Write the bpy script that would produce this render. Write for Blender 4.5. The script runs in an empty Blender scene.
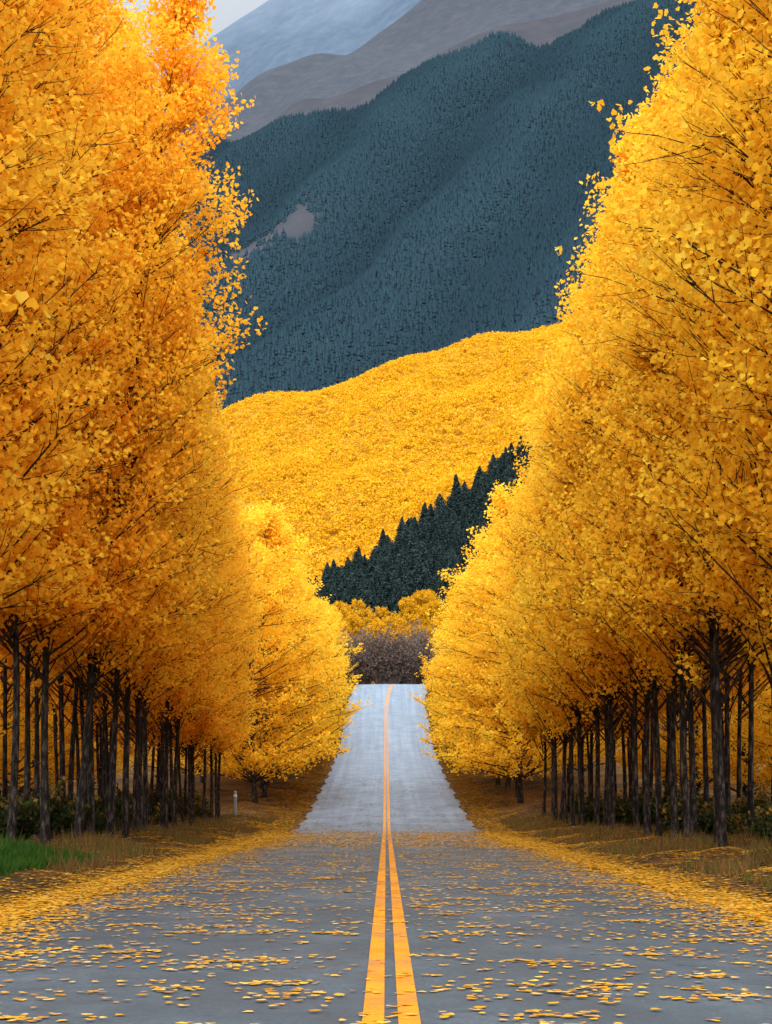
import bpy, math, random
import numpy as np
from mathutils import Vector
rng = np.random.default_rng(7); random.seed(7)
S = bpy.context.scene; COL = S.collection
PI = math.pi

# ------------------------------------------------------------------ tagging
def tag(o, label=None, cat=None, group=None, kind=None):
    if label: o['label'] = label
    if cat: o['category'] = cat
    if group: o['group'] = group
    if kind: o['kind'] = kind
    return o
def link(name, me, mat=None, parent=None):
    o = bpy.data.objects.new(name, me); COL.objects.link(o)
    if mat is not None:
        me.materials.clear(); me.materials.append(mat)
    if parent is not None: o.parent = parent
    return o
def empty(name, loc=(0,0,0)):
    o = bpy.data.objects.new(name, None); COL.objects.link(o); o.location = loc
    o.empty_display_size = 0.3
    return o

# ------------------------------------------------------------------ mesh helpers
def qmesh(name, V, F, attrs=None, smooth=False):
    V = np.ascontiguousarray(V, dtype=np.float32); F = np.ascontiguousarray(F, dtype=np.int32)
    me = bpy.data.meshes.new(name); k = F.shape[1]
    me.vertices.add(len(V)); me.vertices.foreach_set('co', V.ravel())
    me.loops.add(F.size); me.loops.foreach_set('vertex_index', F.ravel())
    me.polygons.add(len(F)); me.polygons.foreach_set('loop_start', np.arange(0, F.size, k, dtype=np.int32))
    me.update(calc_edges=True); me.validate()
    if attrs:
        for an, dom, val in attrs:
            a = me.attributes.new(an, 'FLOAT', dom); a.data.foreach_set('value', np.ascontiguousarray(val, dtype=np.float32))
    if smooth: me.polygons.foreach_set('use_smooth', np.ones(len(F), dtype=bool))
    return me
def rframes(n, up=None, tilt=1.0):
    nrm = rng.normal(size=(n,3))
    if up is not None: nrm = nrm*tilt + np.array(up)
    nrm /= np.linalg.norm(nrm, axis=1, keepdims=True)
    t = rng.normal(size=(n,3)); a = np.cross(nrm, t); a /= np.linalg.norm(a, axis=1, keepdims=True)
    b = np.cross(nrm, a); return a, b, nrm
FAN = np.array([(0,-.45,0),(0,.38,.0),(-.32,.5,.10),(-.55,.12,.16),(.55,.12,.16),(.32,.5,.10)])
def fan_leaves(name, P, size, tone, up=None, tilt=1.0, curl=1.0):
    n = len(P); a,b,c = rframes(n, up, tilt); s = size[:,None]
    V = np.empty((n,6,3))
    for i,(u,v,w) in enumerate(FAN): V[:,i] = P + s*(a*u + b*v + c*w*curl)
    base = (np.arange(n)*6)[:,None]
    F = np.stack([base+np.array([[0,1,2,3]]), base+np.array([[0,4,5,1]])], axis=1).reshape(-1,4)
    return qmesh(name, V.reshape(-1,3), F, [('tone','FACE',np.repeat(tone,2))])
def cards(name, P, size, tone, up=None, tilt=1.0, asp=0.75):
    n = len(P); a,b,c = rframes(n, up, tilt); s = size[:,None]
    V = np.empty((n,4,3))
    for i,(u,v,w) in enumerate([(0,-.5,0),(asp*.5,.05,.1),(0,.5,0),(-asp*.5,.0,.1)]): V[:,i] = P + s*(a*u+b*v+c*w)
    F = (np.arange(n)*4)[:,None] + np.arange(4)[None]
    return qmesh(name, V.reshape(-1,3), F, [('tone','FACE',tone)])
class MB:
    def __init__(s): s.v=[]; s.f=[]
    def tube(s, pts, rad, k=4):
        st=len(s.v); n=len(pts); ux=Vector((0,0,0))
        for i,p in enumerate(pts):
            d=(pts[min(i+1,n-1)]-pts[max(i-1,0)])
            if d.length<1e-6: d=Vector((0,0,1))
            d.normalize()
            if i==0:
                ux = d.orthogonal().normalized()
            ux = (ux - d*ux.dot(d)).normalized(); uy=d.cross(ux)
            for j in range(k):
                t=2*PI*j/k; s.v.append(p+(ux*math.cos(t)+uy*math.sin(t))*rad[i])
        for i in range(n-1):
            for j in range(k):
                a=st+i*k+j; b=st+i*k+(j+1)%k
                s.f.append((a,b,b+k,a+k))
    def mesh(s, name, smooth=True):
        return qmesh(name, np.array([tuple(v) for v in s.v]), np.array(s.f), None, smooth)

# ------------------------------------------------------------------ materials
def newmat(name):
    m = bpy.data.materials.new(name); m.use_nodes=True; nt=m.node_tree; nt.nodes.clear()
    return m, nt, nt.nodes, nt.links
def ramp(N, stops):
    r=N.new('ShaderNodeValToRGB'); e=r.color_ramp.elements
    while len(e)<len(stops): e.new(.5)
    for i,(p,c) in enumerate(stops): e[i].position=p; e[i].color=(*c,1)
    return r
def noise(N,L,scale,detail=3,vec=None,rough=.55):
    n=N.new('ShaderNodeTexNoise'); n.inputs['Scale'].default_value=scale; n.inputs['Detail'].default_value=detail
    n.inputs['Roughness'].default_value=rough
    if vec is not None: L.new(vec,n.inputs['Vector'])
    return n
def mixc(N,L,f,a,b):
    m=N.new('ShaderNodeMix'); m.data_type='RGBA'
    ins=[i for i in m.inputs if i.type=='RGBA']; fi=m.inputs[0]
    if isinstance(f,(int,float)): fi.default_value=f
    else: L.new(f,fi)
    for s,v in zip(ins,(a,b)):
        if isinstance(v,tuple): s.default_value=(*v,1)
        else: L.new(v,s)
    return [o for o in m.outputs if o.type=='RGBA'][0]
def math_(N,L,op,a,b=0.0,clamp=False):
    m=N.new('ShaderNodeMath'); m.operation=op; m.use_clamp=clamp
    for i,v in enumerate((a,b)):
        if isinstance(v,(int,float)): m.inputs[i].default_value=v
        else: L.new(v,m.inputs[i])
    return m.outputs[0]
def maprange(N,L,v,a,b,c=0.,d=1.):
    m=N.new('ShaderNodeMapRange'); L.new(v,m.inputs[0])
    for i,x in enumerate((a,b,c,d)): m.inputs[i+1].default_value=x
    return m.outputs[0]
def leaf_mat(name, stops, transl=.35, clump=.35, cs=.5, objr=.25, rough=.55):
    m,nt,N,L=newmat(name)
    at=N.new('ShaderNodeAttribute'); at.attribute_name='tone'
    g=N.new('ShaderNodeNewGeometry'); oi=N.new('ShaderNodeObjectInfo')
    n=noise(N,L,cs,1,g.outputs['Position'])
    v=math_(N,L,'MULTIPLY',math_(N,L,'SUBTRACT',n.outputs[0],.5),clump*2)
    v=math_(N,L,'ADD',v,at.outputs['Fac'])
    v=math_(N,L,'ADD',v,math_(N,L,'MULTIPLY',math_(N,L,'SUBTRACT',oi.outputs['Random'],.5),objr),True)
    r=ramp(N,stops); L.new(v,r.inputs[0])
    b=N.new('ShaderNodeBsdfDiffuse'); L.new(r.outputs[0],b.inputs[0])
    o=N.new('ShaderNodeOutputMaterial')
    if transl>0:
        t=N.new('ShaderNodeBsdfTranslucent'); L.new(r.outputs[0],t.inputs[0])
        mx=N.new('ShaderNodeMixShader'); mx.inputs[0].default_value=transl
        L.new(b.outputs[0],mx.inputs[1]); L.new(t.outputs[0],mx.inputs[2]); L.new(mx.outputs[0],o.inputs[0])
    else: L.new(b.outputs[0],o.inputs[0])
    return m
M={}
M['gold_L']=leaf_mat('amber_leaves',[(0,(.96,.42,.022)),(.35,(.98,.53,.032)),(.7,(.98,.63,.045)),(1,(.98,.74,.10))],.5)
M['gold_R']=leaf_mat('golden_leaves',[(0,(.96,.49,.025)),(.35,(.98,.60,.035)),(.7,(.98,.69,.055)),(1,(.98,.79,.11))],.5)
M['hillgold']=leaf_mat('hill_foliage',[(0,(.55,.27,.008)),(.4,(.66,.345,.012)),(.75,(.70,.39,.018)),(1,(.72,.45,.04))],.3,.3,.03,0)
M['fallen']=leaf_mat('fallen_leaf',[(0,(.45,.17,.02)),(.3,(.62,.28,.02)),(.7,(.68,.36,.03)),(1,(.70,.46,.10))],.1,.2,2.,0)
M['conifer']=leaf_mat('conifer_needles',[(0,(.016,.028,.031)),(.5,(.025,.043,.044)),(1,(.038,.060,.056))],.1,.3,.2,.3)  # needle green lifted towards blue, a touch of distance haze in the colour
M['farconifer']=leaf_mat('hazy_conifers',[(0,(.015,.029,.039)),(.5,(.0185,.037,.049)),(1,(.024,.047,.060))],0,.35,.006,0,.9)  # bluish, low-contrast stops: aerial haze painted into the tree colour
M['shrub']=leaf_mat('shrub_leaves',[(0,(.015,.022,.008)),(.5,(.05,.065,.02)),(.7,(.16,.11,.03)),(1,(.4,.2,.03))],.2,.3,1.,.5)
M['brush']=leaf_mat('brown_brush',[(0,(.080,.056,.048)),(.5,(.145,.105,.085)),(1,(.24,.17,.12))],.1,.3,.5,.3)
M['grass']=leaf_mat('verge_grass',[(0,(.03,.08,.012)),(.4,(.06,.12,.02)),(.7,(.125,.070,.024)),(1,(.22,.12,.04))],.2,.2,1.,0)

def bark(name,c0,c1,c2):
    m,nt,N,L=newmat(name)
    tc=N.new('ShaderNodeTexCoord'); mp=N.new('ShaderNodeMapping'); mp.inputs['Scale'].default_value=(6,6,1.6)
    L.new(tc.outputs['Object'],mp.inputs[0]); n=noise(N,L,2.2,6,mp.outputs[0],.7)
    r=ramp(N,[(.3,c0),(.5,c1),(.68,c2)]); L.new(n.outputs[0],r.inputs[0])
    b=N.new('ShaderNodeBsdfPrincipled'); L.new(r.outputs[0],b.inputs['Base Color']); b.inputs['Roughness'].default_value=.9
    b.inputs['Specular IOR Level'].default_value=.15
    bp=N.new('ShaderNodeBump'); bp.inputs['Strength'].default_value=.9; bp.inputs['Distance'].default_value=.05
    L.new(n.outputs[0],bp.inputs['Height']); L.new(bp.outputs[0],b.inputs['Normal'])
    o=N.new('ShaderNodeOutputMaterial'); L.new(b.outputs[0],o.inputs[0]); return m
M['bark']=bark('dark_bark',(.004,.003,.003),(.016,.012,.010),(.13,.105,.085))
M['twig']=bark('twig_bark',(.014,.008,.005),(.032,.018,.011),(.055,.035,.022))
M['brushbark']=bark('brush_bark',(.065,.050,.045),(.11,.088,.08),(.18,.145,.13))

def ground_mat():
    m,nt,N,L=newmat('leaf_litter_ground'); g=N.new('ShaderNodeNewGeometry')
    n1=noise(N,L,7,6,g.outputs['Position'],.75); n2=noise(N,L,.35,4,g.outputs['Position'])
    r1=ramp(N,[(.3,(.03,.016,.008)),(.5,(.12,.058,.018)),(.6,(.28,.135,.022)),(.72,(.42,.21,.035))]); L.new(n1.outputs[0],r1.inputs[0])
    r2=ramp(N,[(.3,(.02,.018,.007)),(.55,(.07,.038,.014)),(.68,(.16,.08,.02)),(.8,(.30,.15,.03))]); L.new(n1.outputs[0],r2.inputs[0])
    f=maprange(N,L,n2.outputs[0],.42,.6)
    c=mixc(N,L,f,r1.outputs[0],r2.outputs[0])
    b=N.new('ShaderNodeBsdfPrincipled'); L.new(c,b.inputs['Base Color']); b.inputs['Roughness'].default_value=.95
    b.inputs['Specular IOR Level'].default_value=.1
    bp=N.new('ShaderNodeBump'); bp.inputs['Strength'].default_value=.9; bp.inputs['Distance'].default_value=.08
    L.new(n1.outputs[0],bp.inputs['Height']); L.new(bp.outputs[0],b.inputs['Normal'])
    o=N.new('ShaderNodeOutputMaterial'); L.new(b.outputs[0],o.inputs[0]); return m
def road_mat(paint=None):
    m,nt,N,L=newmat('asphalt' if paint is None else 'yellow_road_paint'); g=N.new('ShaderNodeNewGeometry')
    sx=N.new('ShaderNodeSeparateXYZ'); L.new(g.outputs['Position'],sx.inputs[0])
    fine=noise(N,L,38,6,g.outputs['Position'],.85); med=noise(N,L,1.3,5,g.outputs['Position'],.65)
    mp=N.new('ShaderNodeMapping'); mp.inputs['Scale'].default_value=(2.6,.035,.0); L.new(g.outputs['Position'],mp.inputs[0])
    st=noise(N,L,1.,5,mp.outputs[0],.6)
    mp2=N.new('ShaderNodeMapping'); mp2.inputs['Scale'].default_value=(.6,.28,.0); L.new(g.outputs['Position'],mp2.inputs[0])
    pt=noise(N,L,1.,7,mp2.outputs[0],.75)
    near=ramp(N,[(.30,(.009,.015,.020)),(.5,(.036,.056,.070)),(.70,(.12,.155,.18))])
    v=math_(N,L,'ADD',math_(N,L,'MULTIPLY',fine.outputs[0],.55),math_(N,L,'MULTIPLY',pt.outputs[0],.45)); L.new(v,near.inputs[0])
    far=ramp(N,[(.28,(.11,.16,.22)),(.5,(.19,.255,.335)),(.72,(.29,.365,.455))])  # paler, bluer far asphalt: wet sky reflection put into the base colour
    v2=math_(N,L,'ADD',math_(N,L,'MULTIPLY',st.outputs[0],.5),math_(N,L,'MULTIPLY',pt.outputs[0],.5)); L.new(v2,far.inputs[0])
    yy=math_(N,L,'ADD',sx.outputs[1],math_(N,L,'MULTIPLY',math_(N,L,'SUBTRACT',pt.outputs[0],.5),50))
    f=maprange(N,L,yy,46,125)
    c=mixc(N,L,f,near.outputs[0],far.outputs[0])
    vo=N.new('ShaderNodeTexVoronoi'); vo.feature='DISTANCE_TO_EDGE'; vo.inputs['Scale'].default_value=.55
    wn=noise(N,L,1.5,4,g.outputs['Position']); va=N.new('ShaderNodeVectorMath'); va.operation='ADD'
    L.new(g.outputs['Position'],va.inputs[0]); L.new(wn.outputs[1],va.inputs[1]); L.new(va.outputs[0],vo.inputs['Vector'])
    ck=maprange(N,L,vo.outputs[0],0,.012,.5,0)
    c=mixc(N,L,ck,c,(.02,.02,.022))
    b=N.new('ShaderNodeBsdfPrincipled')
    if paint:
        wear=math_(N,L,'ADD',math_(N,L,'MULTIPLY',fine.outputs[0],.6),math_(N,L,'MULTIPLY',pt.outputs[0],.4))
        w=maprange(N,L,wear,.47,.62,0,.8)
        pc=ramp(N,[(.35,(.66,.22,.002)),(.65,(.78,.31,.004))]); L.new(med.outputs[0],pc.inputs[0])
        c=mixc(N,L,w,pc.outputs[0],c)
        b.inputs['Specular IOR Level'].default_value=.12
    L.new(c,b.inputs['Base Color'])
    L.new(maprange(N,L,med.outputs[0],.3,.7,.5,.75),b.inputs['Roughness'])
    bp=N.new('ShaderNodeBump'); bp.inputs['Strength'].default_value=.7; bp.inputs['Distance'].default_value=.010
    L.new(fine.outputs[0],bp.inputs['Height']); L.new(bp.outputs[0],b.inputs['Normal'])
    o=N.new('ShaderNodeOutputMaterial'); L.new(b.outputs[0],o.inputs[0]); return m
def terrain_mat(name,stops,scale,attr=None,bare=None,mist=None,mcol=(.24,.30,.38),mmax=.9):
    m,nt,N,L=newmat(name); g=N.new('ShaderNodeNewGeometry')
    n=noise(N,L,scale,8,g.outputs['Position'],.72); r=ramp(N,stops); L.new(n.outputs[0],r.inputs[0]); c=r.outputs[0]
    if attr:
        at=N.new('ShaderNodeAttribute'); at.attribute_name=attr
        rb=ramp(N,bare); L.new(n.outputs[0],rb.inputs[0]); c=mixc(N,L,at.outputs['Fac'],c,rb.outputs[0])
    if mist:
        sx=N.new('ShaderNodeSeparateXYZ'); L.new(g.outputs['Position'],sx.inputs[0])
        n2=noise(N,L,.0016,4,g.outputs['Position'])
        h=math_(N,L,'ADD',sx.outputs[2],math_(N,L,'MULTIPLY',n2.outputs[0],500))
        c=mixc(N,L,maprange(N,L,h,mist[0],mist[1],0,mmax),c,mcol)  # mist painted as a colour mix that grows with altitude
    b=N.new('ShaderNodeBsdfPrincipled'); L.new(c,b.inputs['Base Color']); b.inputs['Roughness'].default_value=1; b.inputs['Specular IOR Level'].default_value=.1
    o=N.new('ShaderNodeOutputMaterial'); L.new(b.outputs[0],o.inputs[0]); return m
def plain(name,c,rough=.6):
    m,nt,N,L=newmat(name); tc=N.new('ShaderNodeTexCoord'); n=noise(N,L,14,4,tc.outputs['Object'])
    r=ramp(N,[(.3,tuple(x*.6 for x in c)),(.7,tuple(min(1,x*1.2) for x in c))]); L.new(n.outputs[0],r.inputs[0])
    b=N.new('ShaderNodeBsdfPrincipled'); L.new(r.outputs[0],b.inputs['Base Color']); b.inputs['Roughness'].default_value=rough
    o=N.new('ShaderNodeOutputMaterial'); L.new(b.outputs[0],o.inputs[0]); return m

# ------------------------------------------------------------------ terrain height
ky=[-60,60,74,82,90,96,103,128,153,180,200,207,214,225,240,270,300,335,365,400,430,500,700,900,960,1040,1120,1300,2700,3200,3500,4500,5200]
kz=[0,0,.0,.14,.5,.9,1.45,3.4,5.8,10.2,14.2,15.0,15.2,15.3,17,23.5,28.5,35,43,51,51,64,140,217,227,220,210,235,1078,1400,1330,2290,2200]
ks=[0,0,0,0,0,0,0,0,0,0,0,0,0,0,0,.02,.10,.24,.5,.72,.55,.3,.28,.28,.28,.26,.2,.2,.36,.52,.5,.9,.9]
ty=np.arange(-60,5201,1.0)
def smooth(a,w):
    k=np.hanning(w+2)[1:-1]; k/=k.sum(); p=w//2
    return np.convolve(np.pad(a,p,mode='edge'),k,mode='valid')
Z=np.interp(ty,ky,kz); Sx=np.interp(ty,ky,ks)
Za=smooth(Z,13); Zb=smooth(Z,41); Zc=smooth(Z,161)
w1=np.clip((ty-215)/60,0,1); w2=np.clip((ty-1100)/400,0,1)
Zt=(Za*(1-w1)+Zb*w1)*(1-w2)+Zc*w2
St=smooth(Sx,41)
def qphase(x,y):
    wob=60*np.sin(x/290+y/430+1.)+28*np.sin(x/130-y/260)+10*np.sin(x/47+y/95)
    return (801*x-426*y)/907+wob
def H(x,y):
    x=np.asarray(x,float); y=np.asarray(y,float)
    z=np.interp(y,ty,Zt); s=np.interp(y,ty,St); W=.35*np.abs(y)+5
    z=z+s*W*np.tanh(x/W)
    a=np.clip((y-1150)/400,0,1)*(1-.5*np.clip((y-2400)/300,0,1))
    q=qphase(x,y)
    z=z+a*((18+8*np.sin(q/90+x/200))*np.sin(q/37)+5*np.sin(q/15+y/300)+3*np.sin(x/23+y/71))
    r=np.clip((y-2750)/200,0,1)
    z=z+r*(16*np.sin(x/61+y/130)+5*np.sin(x/27-y/90))
    h=np.clip((y-430)/150,0,1)*np.clip((1250-y)/100,0,1)
    z=z+h*(2.2*np.sin(x/16+y/29)+1.6*np.sin(x/9-y/21+1))
    n=np.clip((300-y)/60,0,1); ax=np.abs(x)
    z=z+n*(.32*np.clip((ax-4.9)/2.2,0,1)+.045*np.clip(ax-8,0,40)+.07*np.sin(x*1.7+y*.6)*np.clip((ax-4.6)/2,0,1)+.05*np.sin(x*3.1-y*1.9)*np.clip((ax-5)/2,0,1))
    return z
def hz(x,y): return float(H(x,y))
def sheet(name,xs_f,ys,mat,attr=None,dz=0):
    ys=np.array(ys); nx=len(xs_f(ys[0])); V=[]
    for y in ys:
        xs=xs_f(y); V.append(np.stack([xs,np.full(nx,y),H(xs,y)+dz],1))
    V=np.concatenate(V); i=np.arange(len(ys)-1)[:,None]*nx+np.arange(nx-1)[None]; i=i.ravel()
    F=np.stack([i,i+1,i+1+nx,i+nx],1)
    at=None
    if attr: at=[(attr[0],'POINT',attr[1](V[:,0],V[:,1]))]
    o=link(name,qmesh(name,V,F,at,True),mat); o['kind']='structure'; return o
nearx=np.concatenate([-np.geomspace(5,420,64)[::-1],np.linspace(-4.5,4.5,13),np.geomspace(5,420,64)])
def near_f(y): return nearx
gy=np.concatenate([np.linspace(-60,0,20),np.arange(1,110,.75),np.arange(110.5,340,1.5)])
g=sheet('ground',near_f,gy,ground_mat())
me=g.data; co=np.empty(len(me.vertices)*3,np.float32); me.vertices.foreach_get('co',co); co=co.reshape(-1,3)
msk=(np.abs(co[:,0])<4.0)&(co[:,1]<222); co[msk,2]-=.06; me.vertices.foreach_set('co',co.ravel()); me.update()
gend=gy[-1]
midx=np.linspace(-1,1,261)
hill_ys=np.concatenate([[gend],np.arange(gend+3,1150,4.)])
sheet('hillside',lambda y: midx*(300+.25*y)*1.06,hill_ys,terrain_mat('hill_soil',[(.3,(.30,.14,.012)),(.6,(.50,.26,.02))],.2))
def baref(x,y):
    d=((x+132-(y-1990)*.15)/52)**2+((y-1990)/105)**2+.25*np.sin(x/11)+.25*np.sin(y/17)
    b=np.clip(1.4-d,0,1); t=np.clip((y-2670-40*np.sin(x/60)-22*np.sin(x/23))/25,0,1)
    return np.maximum(b,t)
mt_ys=np.concatenate([[hill_ys[-1]],np.arange(hill_ys[-1]+12,2760,12.)])
bare_st=[(.3,(.032,.038,.048)),(.5,(.044,.045,.054)),(.7,(.058,.055,.062))]
sheet('mountain_slope',lambda y: midx*(400+.45*y),mt_ys,terrain_mat('mountain_soil',[(.3,(.015,.029,.038)),(.6,(.018,.036,.047))],.02,'bare',bare_st),('bare',baref))
r_ys=np.concatenate([[mt_ys[-1]],np.arange(mt_ys[-1]+14,3520,12.)])
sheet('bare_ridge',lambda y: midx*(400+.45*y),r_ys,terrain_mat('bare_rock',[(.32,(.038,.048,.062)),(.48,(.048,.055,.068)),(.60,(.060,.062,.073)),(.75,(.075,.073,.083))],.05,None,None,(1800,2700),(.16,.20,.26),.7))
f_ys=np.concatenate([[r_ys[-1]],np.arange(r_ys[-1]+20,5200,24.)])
sheet('far_mountain',lambda y: midx*(400+.6*y),f_ys,terrain_mat('far_rock',[(.3,(.060,.088,.125)),(.5,(.074,.104,.145)),(.7,(.095,.128,.17))],.03,None,None,(2050,2650),(.27,.33,.40),.9))  # blue of the distance haze is part of this rock colour

# ------------------------------------------------------------------ road
def cx(y): return np.clip((np.asarray(y,float)-180)/24,0,3)**2*.7+.03
def strip(name,x0,x1,ys,dz,mat,parent=None,nx=2,crown=0,wob=0):
    u=np.linspace(0,1,nx); V=[]
    for y in ys:
        e0=x0; e1=x1
        if wob: e0=x0-.10*math.sin(y*.9)-.07*math.sin(y*2.3); e1=x1+.10*math.sin(y*.8+2)+.07*math.sin(y*2.1)
        xs=e0+(e1-e0)*u; zz=np.interp(y,ty,Zt)+dz+crown*(1-(xs/4.)**2)
        V.append(np.stack([xs+cx(y),np.full(nx,y),zz],1))
    V=np.concatenate(V); i=(np.arange(len(ys)-1)[:,None]*nx+np.arange(nx-1)[None]).ravel()
    return link(name,qmesh(name,V,np.stack([i,i+1,i+1+nx,i+nx],1),None,True),mat,parent)
ry=np.arange(-40,222,1.0)
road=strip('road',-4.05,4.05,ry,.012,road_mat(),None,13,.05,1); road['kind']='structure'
pm=road_mat(True)
strip('centre_line',-.165,-.04,ry,.018+.05,pm,road); strip('centre_line',.04,.165,ry,.018+.05,pm,road)
def roadz(x,y): return np.interp(y,ty,Zt)+.012+.05*(1-np.clip(np.abs(x)/4.,0,1)**2)

# ------------------------------------------------------------------ fallen leaves
P=[];
def clus(n,xf,yf,kmin,kmax,sp):
    for _ in range(n):
        x=xf(); y=yf(); k=random.randint(kmin,kmax); s=sp*random.uniform(.5,1.5)
        P.append(np.stack([rng.normal(x,s,k),rng.normal(y,s*.7,k)],1))
clus(1900,lambda:random.uniform(-4,4),lambda:9+61*random.random()**.85,1,7,.15)
clus(240,lambda:random.uniform(-4,4),lambda:9+34*random.random(),12,34,.17)
clus(800,lambda:random.uniform(-4,4),lambda:48+28*random.random()**.8,4,12,.3)
clus(420,lambda:random.uniform(-4,4),lambda:74+50*random.random()**1.8,3,9,.3)
for sg in (-1,1):
    clus(3100,lambda:sg*(4.5+random.gauss(0,.27)),lambda:9+68*random.random(),8,20,.2)
    clus(500,lambda:sg*(3.6+random.gauss(0,.3)),lambda:9+62*random.random(),3,12,.2)
    clus(2300,lambda:sg*(5.5+abs(random.gauss(0,2.2))),lambda:12+70*random.random(),5,14,.35)
    clus(2300,lambda:sg*(4.5+abs(random.gauss(-.3,1.1))),lambda:74+132*random.random(),8,20,.4)
P.append(np.stack([rng.uniform(-4.2,4.2,2600),rng.uniform(8,72,2600)],1))
P=np.concatenate(P); P=P[(P[:,1]>3)]
keep=~((np.abs(P[:,0])<.3)&(rng.random(len(P))<.7)); P=P[keep]
keep=~((P[:,0]<-5.7)&(P[:,1]>27)&(P[:,1]<37)&(rng.random(len(P))<.8)); P=P[keep]
on=np.abs(P[:,0])<4.15
z=np.where(on,roadz(P[:,0],P[:,1]),H(P[:,0],P[:,1]))+rng.uniform(.006,.018,len(P))
PP=np.stack([P[:,0]+np.where(P[:,1]>150,cx(P[:,1]),0),P[:,1],z],1)
sz=rng.uniform(.045,.088,len(P))*np.where(P[:,1]>50,1.4,1)*np.where(np.abs(P[:,0])>4.1,1.3,1)
lv=link('fallen_leaves',fan_leaves('fallen_leaves',PP,sz,rng.random(len(P)),(0,0,1),.035,.22),M['fallen'])
tag(lv,'yellow fallen leaves scattered over the asphalt and heaped along both road edges','leaves',None,'stuff')

# ------------------------------------------------------------------ trees
prof_s=[0,.12,.3,.5,.65,.8,.92,1]; prof_r=[.62,.88,1,.94,.74,.46,.24,.08]
def make_crown(seed,Ht,zb,R,nl,ntw,nleaf,ls,fan=True,ps=prof_s,pr=prof_r,elev=(20,52)):
    rd=random.Random(seed); mb=MB(); LP=[]; 
    for i in range(nl):
        s=rd.random()**1.0; zt=zb+s*(Ht-zb); az=rd.uniform(0,2*PI)
        lob=1+.09*math.sin(3*az+seed)+.09*math.sin(5*az+zt*1.1+seed)
        r=np.interp(s,ps,pr)*R*rd.uniform(.5,1.02)*lob
        if rd.random()<.05: r*=1.18
        el=math.radians(rd.uniform(*elev)); zs=max(zb*.62,zt-r*math.tan(el)); zs=min(zs,Ht*.93)
        a=Vector((0,0,zs)); e=Vector((math.cos(az)*r,math.sin(az)*r,zt))
        m=a.lerp(e,.5)+Vector((rd.uniform(-.35,.35),rd.uniform(-.35,.35),-.12*r*.5+rd.uniform(-.1,.3)))
        pts=[]
        for k in range(5):
            t=k/4; pts.append(a*(1-t)**2+m*2*t*(1-t)+e*t*t)
        r0=.012+.0075*r*(1.2-s*.7)
        mb.tube(pts,[r0,r0*.8,r0*.6,r0*.42,r0*.2],4)
        for j in range(ntw):
            t=rd.uniform(.22,1)**.8; b=a*(1-t)**2+m*2*t*(1-t)+e*t*t
            d=(e-a).normalized()+Vector((rd.gauss(0,.55),rd.gauss(0,.55),rd.gauss(.2,.4))); d.normalize()
            L=rd.uniform(.45,1.1)*(1 if s<.85 else .6); c=b+d*L
            mb.tube([b,b.lerp(c,.5)+Vector((0,0,-.03)),c],[r0*.34,r0*.25,r0*.12],3)
            q=nleaf
            tt=rng.random(q)**.7; pp=np.array(b)[None]*(1-tt[:,None])+np.array(c)[None]*tt[:,None]*1.04
            LP.append(pp+rng.normal(0,.10,(q,3)))
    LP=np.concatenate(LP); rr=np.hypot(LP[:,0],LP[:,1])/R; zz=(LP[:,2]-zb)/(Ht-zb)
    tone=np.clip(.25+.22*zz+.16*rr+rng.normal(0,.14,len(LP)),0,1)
    sz=rng.uniform(.7,1.25,len(LP))*ls
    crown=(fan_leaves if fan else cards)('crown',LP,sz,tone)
    return mb.mesh('branches'),crown
def make_trunk(seed,Ht,r0,lean=0.):
    rd=random.Random(seed); mb=MB(); pts=[]; rad=[]; n=16
    px=rd.uniform(0,6); 
    for k in range(n+1):
        t=k/n; z=Ht*.95*t**1.15
        pts.append(Vector((.07*math.sin(z*.6+px)-.07*math.sin(px)+lean*min(z,6),.06*math.sin(z*.5+px*2)-.06*math.sin(px*2),z-.15)))
        rad.append(r0*(1-.93*t)*(1+.3*math.exp(-z*2.6))*(1+.06*math.sin(z*5+px)))
    mb.tube(pts,rad,10)
    for k in range(3):
        z=rd.uniform(3.2,5.2); a=rd.uniform(0,2*PI)
        p=Vector((0,0,z)); d=Vector((math.cos(a),math.sin(a),.9))
        mb.tube([p,p+d*.4,p+d*rd.uniform(.6,.9)],[.024,.016,.007],4)
    return mb.mesh('trunk')
V_L=[(*make_crown(11+i,22,5.0,2.65,200,9,21,.108),make_trunk(40+i,22,.105)) for i in range(3)]
V_R=[(*make_crown(21+i,18.6,5.0,2.75,190,9,21,.103),make_trunk(50+i,18.6,.10)) for i in range(3)]
V_N=[(*make_crown(61+i,22,4.9,2.95,180,9,13,.17),make_trunk(45+i,22,.11)) for i in range(2)]
V_B=[(*make_crown(25+i,17.5,5.2,2.8,90,7,14,.19,False),make_trunk(55+i,17.5,.092)) for i in range(2)]
low_s=[0,.1,.25,.45,.65,.85,1]; low_r=[.7,.93,1,.88,.66,.36,.1]
V_F=[(*make_crown(31+i,14,1.7,4.2,150,9,24,.135,False,low_s,low_r,(8,38)),make_trunk(60+i,14,.12)) for i in range(3)]
rnd_s=[0,.15,.4,.7,.9,1]; rnd_r=[.6,.9,1,.85,.5,.2]
V_Y=[(*make_crown(71+i,8,1.4,3.2,90,8,20,.19,False,rnd_s,rnd_r,(8,40)),make_trunk(80+i,8,.13)) for i in range(2)]
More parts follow.
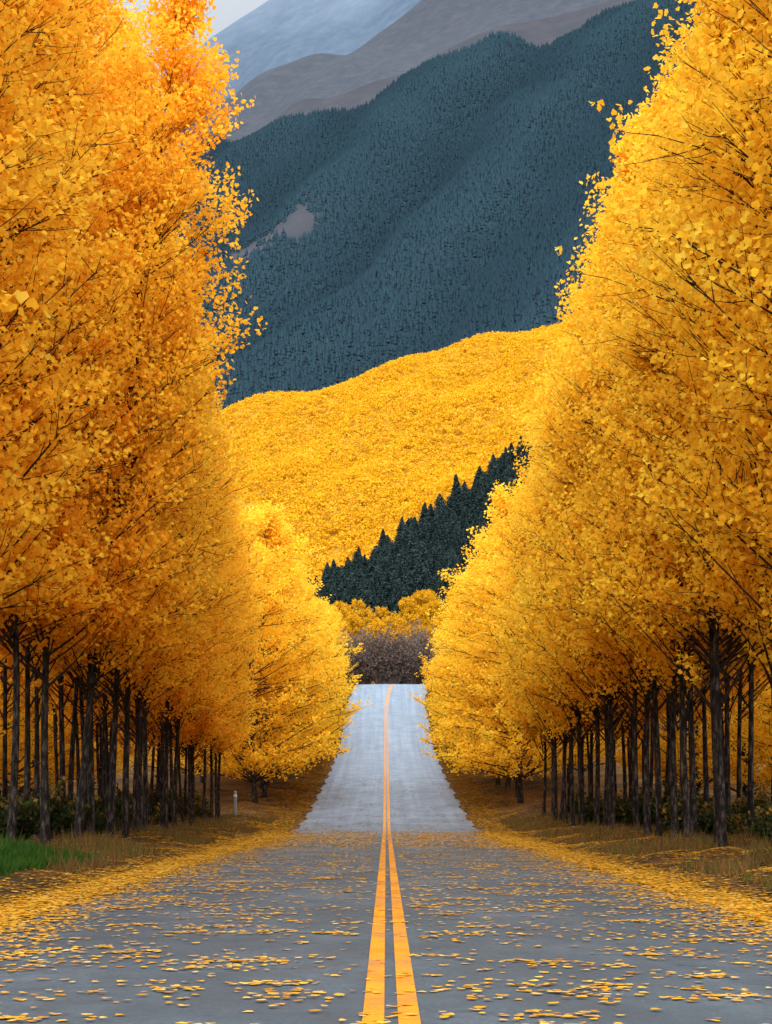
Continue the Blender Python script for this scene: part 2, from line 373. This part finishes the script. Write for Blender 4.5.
def place_tree(x,y,var,sc,label,group,leafm,name='golden_tree',rot=None,wid=1.,lean=0.):
    br,cr,tr=var
    t=empty(name,(x,y,hz(x,y)-.05)); tag(t,label,'tree',group)
    t.scale=(sc*wid,sc*wid,sc); t.rotation_euler=(random.uniform(-.025,.025),lean+random.uniform(-.022,.022),random.uniform(0,2*PI) if rot is None else rot)
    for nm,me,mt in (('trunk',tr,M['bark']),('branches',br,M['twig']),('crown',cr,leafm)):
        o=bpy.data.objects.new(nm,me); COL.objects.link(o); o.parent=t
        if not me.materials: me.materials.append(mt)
    return t
ORD=['first','second','third','fourth','fifth','sixth','seventh','eighth','ninth','tenth','eleventh','twelfth','thirteenth','fourteenth']
def rows(sg,VV,leafm,side,cfg):
    for (lat,y0,y1,sp,jx,nm) in cfg:
        y=y0; k=0
        while y<y1:
            push=(.35*np.clip((y-48)/25,0,1)+.35*np.clip((48-y)/10,0,1)) if sg<0 else .1*np.clip((y-48)/25,0,1)
            x=sg*(lat+random.uniform(-jx,jx)+push); yy=y+random.uniform(-.5,.5)
            px=386+1800*x/yy; vis=(px>0 and px<772)
            shrink=.97-.19*np.clip((yy-48)/28,0,1.2) if sg<0 else 1-.06*np.clip((yy-50)/28,0,1.2)
            sc=random.uniform(.92,1.07)*shrink
            lean=0
            if nm=='front' and vis and k<10:
                lab='golden avenue tree, %s visible trunk from the picture edge in the %s roadside row'%(ORD[k],side); grp='golden trees in the front row on the %s'%side
                if sg<0 and k==2: lean=.12; lab='golden avenue tree with its dark trunk leaning towards the road, left roadside row'
                k+=1
            elif vis: lab='golden tree in the packed avenue on the %s, standing behind or beyond the nearest trunks'%side; grp='golden trees packed deep on the %s'%side
            else: lab='golden tree whose trunk stands outside the picture and whose leaves fill the upper %s edge'%side; grp='nearest golden trees on the %s'%side
            vv=V_B if nm!='front' else (V_N if (sg<0 and yy<27) else VV)
            place_tree(x,yy,random.choice(vv),sc,lab,grp,leafm,lean=lean,rot=0 if lean else None)
            y+=sp*random.uniform(.75,1.25)
rows(-1,V_L,M['gold_L'],'left',[(7.5,15,86,2.5,.35,'front'),(8.9,36,88,2.7,.45,'b'),(10.8,42,88,4.0,.5,'c')])
rows(1,V_R,M['gold_R'],'right',[(7.5,17,88,2.45,.35,'front'),(9.0,34,88,2.7,.45,'b'),(10.8,40,88,4.0,.5,'c')])
for sg,side in ((-1,'left'),(1,'right')):
    for lat,y0,y1,sp in ((15.5,50,92,8),(21,70,110,11)):
        y=y0
        while y<y1:
            place_tree(sg*(lat+random.uniform(-1,1)),y+random.uniform(-1,1),random.choice(V_F),random.uniform(.9,1.1),'low-branched yellow tree seen between the dark trunks on the %s'%side,'yellow trees behind the avenue, %s side'%side,M['gold_R'])
            y+=sp*random.uniform(.85,1.15)
    for lat,sp,yb in ((7.6,5.0,97.),(11.5,7,104.)):
        y=yb
        while y<212:
            t=(y-92)/120
            sc=(1.12-.53*t)*random.uniform(.92,1.08)
            x=sg*(lat+random.uniform(-.4,.4)-.3*(1-t))+float(cx(y))*.8
            place_tree(x,y+random.uniform(-.8,.8),random.choice(V_F),sc,'low-branched golden tree in the row climbing the far rise, %s of the road'%side,'golden trees on the far rise, %s side'%side,M['gold_R'],wid=1.0+.16*(1-t)*(lat<9))
            y+=sp*random.uniform(.85,1.15)
for row,y in enumerate((248,259,272,287,302)):
    for k in range(11):
        x=-28+k*5.2+random.uniform(-1.5,1.5)+row*1.3
        if row==4 and x<2: continue
        place_tree(x,y+random.uniform(-4,4),random.choice(V_Y),random.uniform(.72,.95)+.009*x,'rounded yellow tree in the clump above the brown brush past the road crest','yellow trees past the road crest',M['hillgold'],'rounded_tree')

# ------------------------------------------------------------------ shrubs
def make_bush(seed,R,Ht,n,nleaf,ls,r0=.03):
    rd=random.Random(seed); mb=MB(); LP=[]
    for i in range(n):
        az=rd.uniform(0,2*PI); sp=rd.random()**.7*R; zt=Ht*rd.uniform(.55,1)*(1-.4*(sp/R)**2)
        a=Vector((math.cos(az)*sp*.15,math.sin(az)*sp*.15,0)); e=Vector((math.cos(az)*sp,math.sin(az)*sp,zt))
        m=a.lerp(e,.5)+Vector((rd.uniform(-.1,.1)*R,rd.uniform(-.1,.1)*R,.08*Ht))
        mb.tube([a,m,e],[r0,r0*.6,r0*.15],3)
        for j in range(5):
            t=rd.uniform(.3,1); b=a.lerp(e,t); d=Vector((rd.gauss(0,1),rd.gauss(0,1),abs(rd.gauss(.6,.6)))).normalized()
            c=b+d*Ht*rd.uniform(.12,.25); mb.tube([b,c],[r0*.35,r0*.08],3)
            tt=rng.random((nleaf,1)); LP.append(np.array(b)*(1-tt)+np.array(c)*tt+rng.normal(0,ls*.5,(nleaf,3)))
    LP=np.concatenate(LP); LP[:,2]=np.maximum(LP[:,2],.05)
    tone=np.clip(.15+.5*LP[:,2]/Ht+rng.normal(0,.18,len(LP)),0,1)
    return mb.mesh('stems'),cards('foliage',LP,rng.uniform(.7,1.3,len(LP))*ls,tone)
VB=[make_bush(90+i,.85,1.3,26,9,.12,.015) for i in range(3)]
VBr=[make_bush(95+i,2.7,7.2,100,10,.22,.045) for i in range(3)]
def place_bush(x,y,var,sc,label,group,lm,sm,name,cat,zs=1.):
    t=empty(name,(x,y,hz(x,y)-.03)); tag(t,label,cat,group); t.scale=(sc,sc,sc*zs*random.uniform(.88,1.1)); t.rotation_euler=(0,0,random.uniform(0,6.28))
    for nm,me,mt in (('stems',var[0],sm),('foliage',var[1],lm)):
        o=bpy.data.objects.new(nm,me); COL.objects.link(o); o.parent=t
        if not me.materials: me.materials.append(mt)
for sg,side in ((-1,'left'),(1,'right')):
    for k in range(60):
        y=30+58*random.random(); lat=8.4+abs(random.gauss(0,2.6))
        place_bush(sg*lat,y,random.choice(VB),random.uniform(.4,1.15),'low dark green and rusty shrub under the golden trees on the %s verge'%side,'shrubs under the trees, %s'%side,M['shrub'],M['twig'],'shrub','shrub')
for k in range(34):
    x=-21+k*1.35+random.uniform(-.6,.6); y=random.choice((221,227,233))+random.uniform(-2,2)
    place_bush(x,y,random.choice(VBr),random.uniform(.85,1.08),'leafless grey-brown brush thicket closing the view past the road crest','brown brush past the road crest',M['brush'],M['brushbark'],'brush_thicket','bush',1.15)

# ------------------------------------------------------------------ conifers past the crest
def make_conifer(seed,Ht=13,R=2.9,ex=.66):
    n=4400; s=rng.random(n)**.7
    tiers=15; zt=Ht*(1-s*.95)+rng.normal(0,.12,n); ph=(s*tiers)%1
    rad=R*(s**ex)*(.65+.35*ph)*np.sqrt(rng.random(n))**.45*(1+.2*rng.normal(size=n)); az=rng.uniform(0,2*PI,n)
    rad*=1+.28*np.sin(az*3+s*25+seed)
    P=np.stack([np.cos(az)*rad,np.sin(az)*rad,zt-.25*rad+.2],1)
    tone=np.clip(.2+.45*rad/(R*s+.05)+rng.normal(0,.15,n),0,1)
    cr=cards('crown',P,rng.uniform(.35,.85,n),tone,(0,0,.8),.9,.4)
    mb=MB(); mb.tube([Vector((0,0,-.3)),Vector((0,0,Ht*.5)),Vector((0,0,Ht*.97))],[.2,.12,.02],7)
    return mb.mesh('trunk'),cr
VC=[make_conifer(0,13,2.8,.62),make_conifer(1,12.5,3.3,.48),make_conifer(2,13,2.5,.7),make_conifer(3,12,3.5,.42)]
pts=[]; tries=0
while len(pts)<290 and tries<80000:
    tries+=1; y=random.uniform(318,414); x=random.uniform(-20,36)
    if y<345 and x<-10: continue
    if y<330 and x>14: continue
    if all((x-a)**2+((y-b)*.8)**2>4.2 for a,b in pts): pts.append((x,y))
for x,y in pts:
    t=empty('conifer_tree',(x,y,hz(x,y))); tag(t,'dark green conifer in the dense stand on the slope above the road crest','tree','conifers on the slope above the crest')
    s=.60+.36*random.random()**1.2+.004*max(x,0); t.scale=(s,s,s*random.uniform(.85,1.08)); t.rotation_euler=(random.uniform(-.04,.04),random.uniform(-.04,.04),random.uniform(0,6.28)); v=random.choice(VC)
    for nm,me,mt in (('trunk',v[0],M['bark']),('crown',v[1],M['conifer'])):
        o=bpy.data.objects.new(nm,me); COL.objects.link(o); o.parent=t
        if not me.materials: me.materials.append(mt)

# ------------------------------------------------------------------ yellow forest on the hill (one mass)
n=23000; y=430+560*rng.random(n)**.85; x=(rng.random(n)-.5)*.30*y
ok=~((y<432)&(x>-18)); x=x[ok]; y=y[ok]; n=len(x)
r=rng.uniform(1.2,2.3,n); k=28
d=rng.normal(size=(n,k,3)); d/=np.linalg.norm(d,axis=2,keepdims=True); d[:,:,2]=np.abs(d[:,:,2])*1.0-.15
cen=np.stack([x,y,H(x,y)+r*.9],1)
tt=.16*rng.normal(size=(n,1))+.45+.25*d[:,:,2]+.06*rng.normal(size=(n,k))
P=cen[:,None]+d*r[:,None,None]*rng.uniform(.75,1.08,(n,k,1))
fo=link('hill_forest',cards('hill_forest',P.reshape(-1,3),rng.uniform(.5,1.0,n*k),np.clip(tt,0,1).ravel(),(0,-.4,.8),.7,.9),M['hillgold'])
tag(fo,'dense golden autumn forest covering the rounded hill below the dark mountain','forest',None,'stuff')

# ------------------------------------------------------------------ mountain conifers (one mass)
n=80000; y=1180+1560*rng.random(n)**.8; x=(-.17+.37*rng.random(n))*y
ok=(baref(x,y)+.25*rng.normal(size=n)*(baref(x,y)>0)*(y<2600))<.45; x=x[ok]; y=y[ok]; n=len(x)
hh=rng.uniform(7,12.5,n); ww=hh*rng.uniform(.20,.27,n); base=H(x,y)-1
Vv=[];Ff=[];k=5; ang=np.arange(k)*2*PI/k; off=0; tn=[]
a0=rng.uniform(0,6.28,n); tb=np.clip(.45+.10*rng.normal(size=n)+.25*np.sin(qphase(x,y)/37-.6),0,1)  # tone follows the folds: lit ridges and shaded hollows painted into the colour
for (zb_,zt_,wf) in ((0.05,.62,1.),(.36,1.,.66)):
    ring=np.stack([x[:,None]+np.cos(ang+a0[:,None])*ww[:,None]*wf*rng.uniform(.7,1.3,(n,k)),y[:,None]+np.sin(ang+a0[:,None])*ww[:,None]*wf,
                   base[:,None]+hh[:,None]*(zb_+rng.uniform(-.06,.06,(n,k)))],2)
    top=np.stack([x,y,base+hh*zt_],1)[:,None]
    Vv.append(np.concatenate([ring,top],1).reshape(-1,3))
    b=off+np.arange(n)[:,None]*(k+1); j=np.arange(k)[None]
    Ff.append(np.stack([b+j,b+(j+1)%k,np.broadcast_to(b+k,(n,k))],2).reshape(-1,3)); off+=n*(k+1)
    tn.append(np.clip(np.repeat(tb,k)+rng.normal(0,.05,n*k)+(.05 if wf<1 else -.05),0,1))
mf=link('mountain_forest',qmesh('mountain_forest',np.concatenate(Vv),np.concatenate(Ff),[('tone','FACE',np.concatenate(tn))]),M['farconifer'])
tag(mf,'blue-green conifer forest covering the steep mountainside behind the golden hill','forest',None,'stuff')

# ------------------------------------------------------------------ verge grass
n=60000; sg=np.where(rng.random(n)<.5,-1,1); lat=5.4+np.abs(rng.normal(0,2.2,n)); y=16+74*rng.random(n); x=sg*lat
x2=rng.uniform(-9,-5.9,14000); y2=rng.uniform(28,37,14000); x=np.concatenate([x,x2]); y=np.concatenate([y,y2]); n=len(x)
patch=(np.sin(x*.9+y*.35)+np.sin(y*.6+1))>-.1; patch[-14000:]=True; x=x[patch]; y=y[patch]; n=len(x)
green=((x<-5.9)&(y>27)&(y<37))
hh=rng.uniform(.06,.32,n)*np.where(green,.75,1)*np.where(rng.random(n)<.06,1.8,1); aa=rng.uniform(0,6.28,n); w=np.where(green,.022,.014)[:,None]
b=np.stack([x,y,H(x,y)-.02],1); dx=np.stack([np.cos(aa),np.sin(aa),np.zeros(n)],1)*w
tip=b+np.stack([rng.normal(0,.35,n)*hh,rng.normal(0,.35,n)*hh,hh],1)
V=np.stack([b-dx,b+dx,tip],1).reshape(-1,3); F=np.arange(3*n).reshape(-1,3)
gt=np.clip(np.where(green,.12,.75)+rng.normal(0,.16,n),0,1)
gr=link('verge_grass',qmesh('verge_grass',V,F,[('tone','FACE',gt)]),M['grass'])
tag(gr,'dry and green grass growing along both leaf-strewn road verges','grass',None,'stuff')

# ------------------------------------------------------------------ marker post
px,py=-7.2,86.
post=empty('marker_post',(px,py,hz(px,py))); tag(post,'slim weathered grey marker post beyond the last trunks on the left verge','post')
mb=MB(); mb.tube([Vector((0,0,-.2)),Vector((0,0,.05)),Vector((0,0,1.05)),Vector((0,0,1.12)),Vector((0,0,1.16))],[.085,.085,.075,.06,.005],8)
link('post_body',mb.mesh('post_body'),plain('weathered_wood',(.22,.23,.22)),post)
mb=MB(); mb.tube([Vector((0,0,.84)),Vector((0,0,.85)),Vector((0,0,.97)),Vector((0,0,.98))],[.076,.088,.088,.076],8)
link('reflective_band',mb.mesh('reflective_band'),plain('band_white',(.6,.62,.6),.35),post)

# ------------------------------------------------------------------ light
w=bpy.data.worlds.new('World'); S.world=w; w.use_nodes=True; nt=w.node_tree; N=nt.nodes; L=nt.links; N.clear()
el,az=math.radians(34),math.radians(184)
sky=N.new('ShaderNodeTexSky'); sky.sky_type='NISHITA'; sky.sun_disc=False; sky.sun_elevation=el; sky.sun_rotation=az
sky.air_density=1.; sky.dust_density=2.; 
tc=N.new('ShaderNodeTexCoord'); nz=noise(N,L,2.2,5,tc.outputs['Generated'])
sp=N.new('ShaderNodeSeparateXYZ'); L.new(tc.outputs['Generated'],sp.inputs[0])
# overcast cloud deck: dim low down away from the sun, bright overhead and on the sun's side
dd=math_(N,L,'SUBTRACT',sp.outputs[2],math_(N,L,'MULTIPLY',sp.outputs[1],.6))
lum=maprange(N,L,dd,-.2,.6,.36,1.55)
vm=N.new('ShaderNodeVectorMath'); vm.operation='SCALE'; vm.inputs[0].default_value=(11.0,11.7,12.6); L.new(lum,vm.inputs['Scale'])
f=maprange(N,L,nz.outputs[0],.3,.6,.7,.97)
c=mixc(N,L,f,sky.outputs[0],vm.outputs[0])
bg=N.new('ShaderNodeBackground'); bg.inputs[1].default_value=.15; L.new(c,bg.inputs[0])
o=N.new('ShaderNodeOutputWorld'); L.new(bg.outputs[0],o.inputs[0])
sd=bpy.data.lights.new('sun','SUN'); sd.energy=2.7; sd.angle=math.radians(32); sd.color=(1,.97,.93)
so=bpy.data.objects.new('sun',sd); COL.objects.link(so)
dv=Vector((math.sin(az)*math.cos(el),math.cos(az)*math.cos(el),math.sin(el)))
so.rotation_euler=dv.to_track_quat('Z','Y').to_euler()

# ------------------------------------------------------------------ camera
cd=bpy.data.cameras.new('camera'); cam=bpy.data.objects.new('camera',cd); COL.objects.link(cam); S.camera=cam
cam.location=(0,0,1.3); cam.rotation_euler=(PI/2,0,0)
cd.sensor_fit='VERTICAL'; cd.sensor_height=24; cd.lens=1800/1024*24; cd.shift_y=291/1024; cd.clip_start=.1; cd.clip_end=12000
S.view_settings.view_transform='Standard'; S.view_settings.look='None'; S.view_settings.exposure=0; S.view_settings.gamma=1
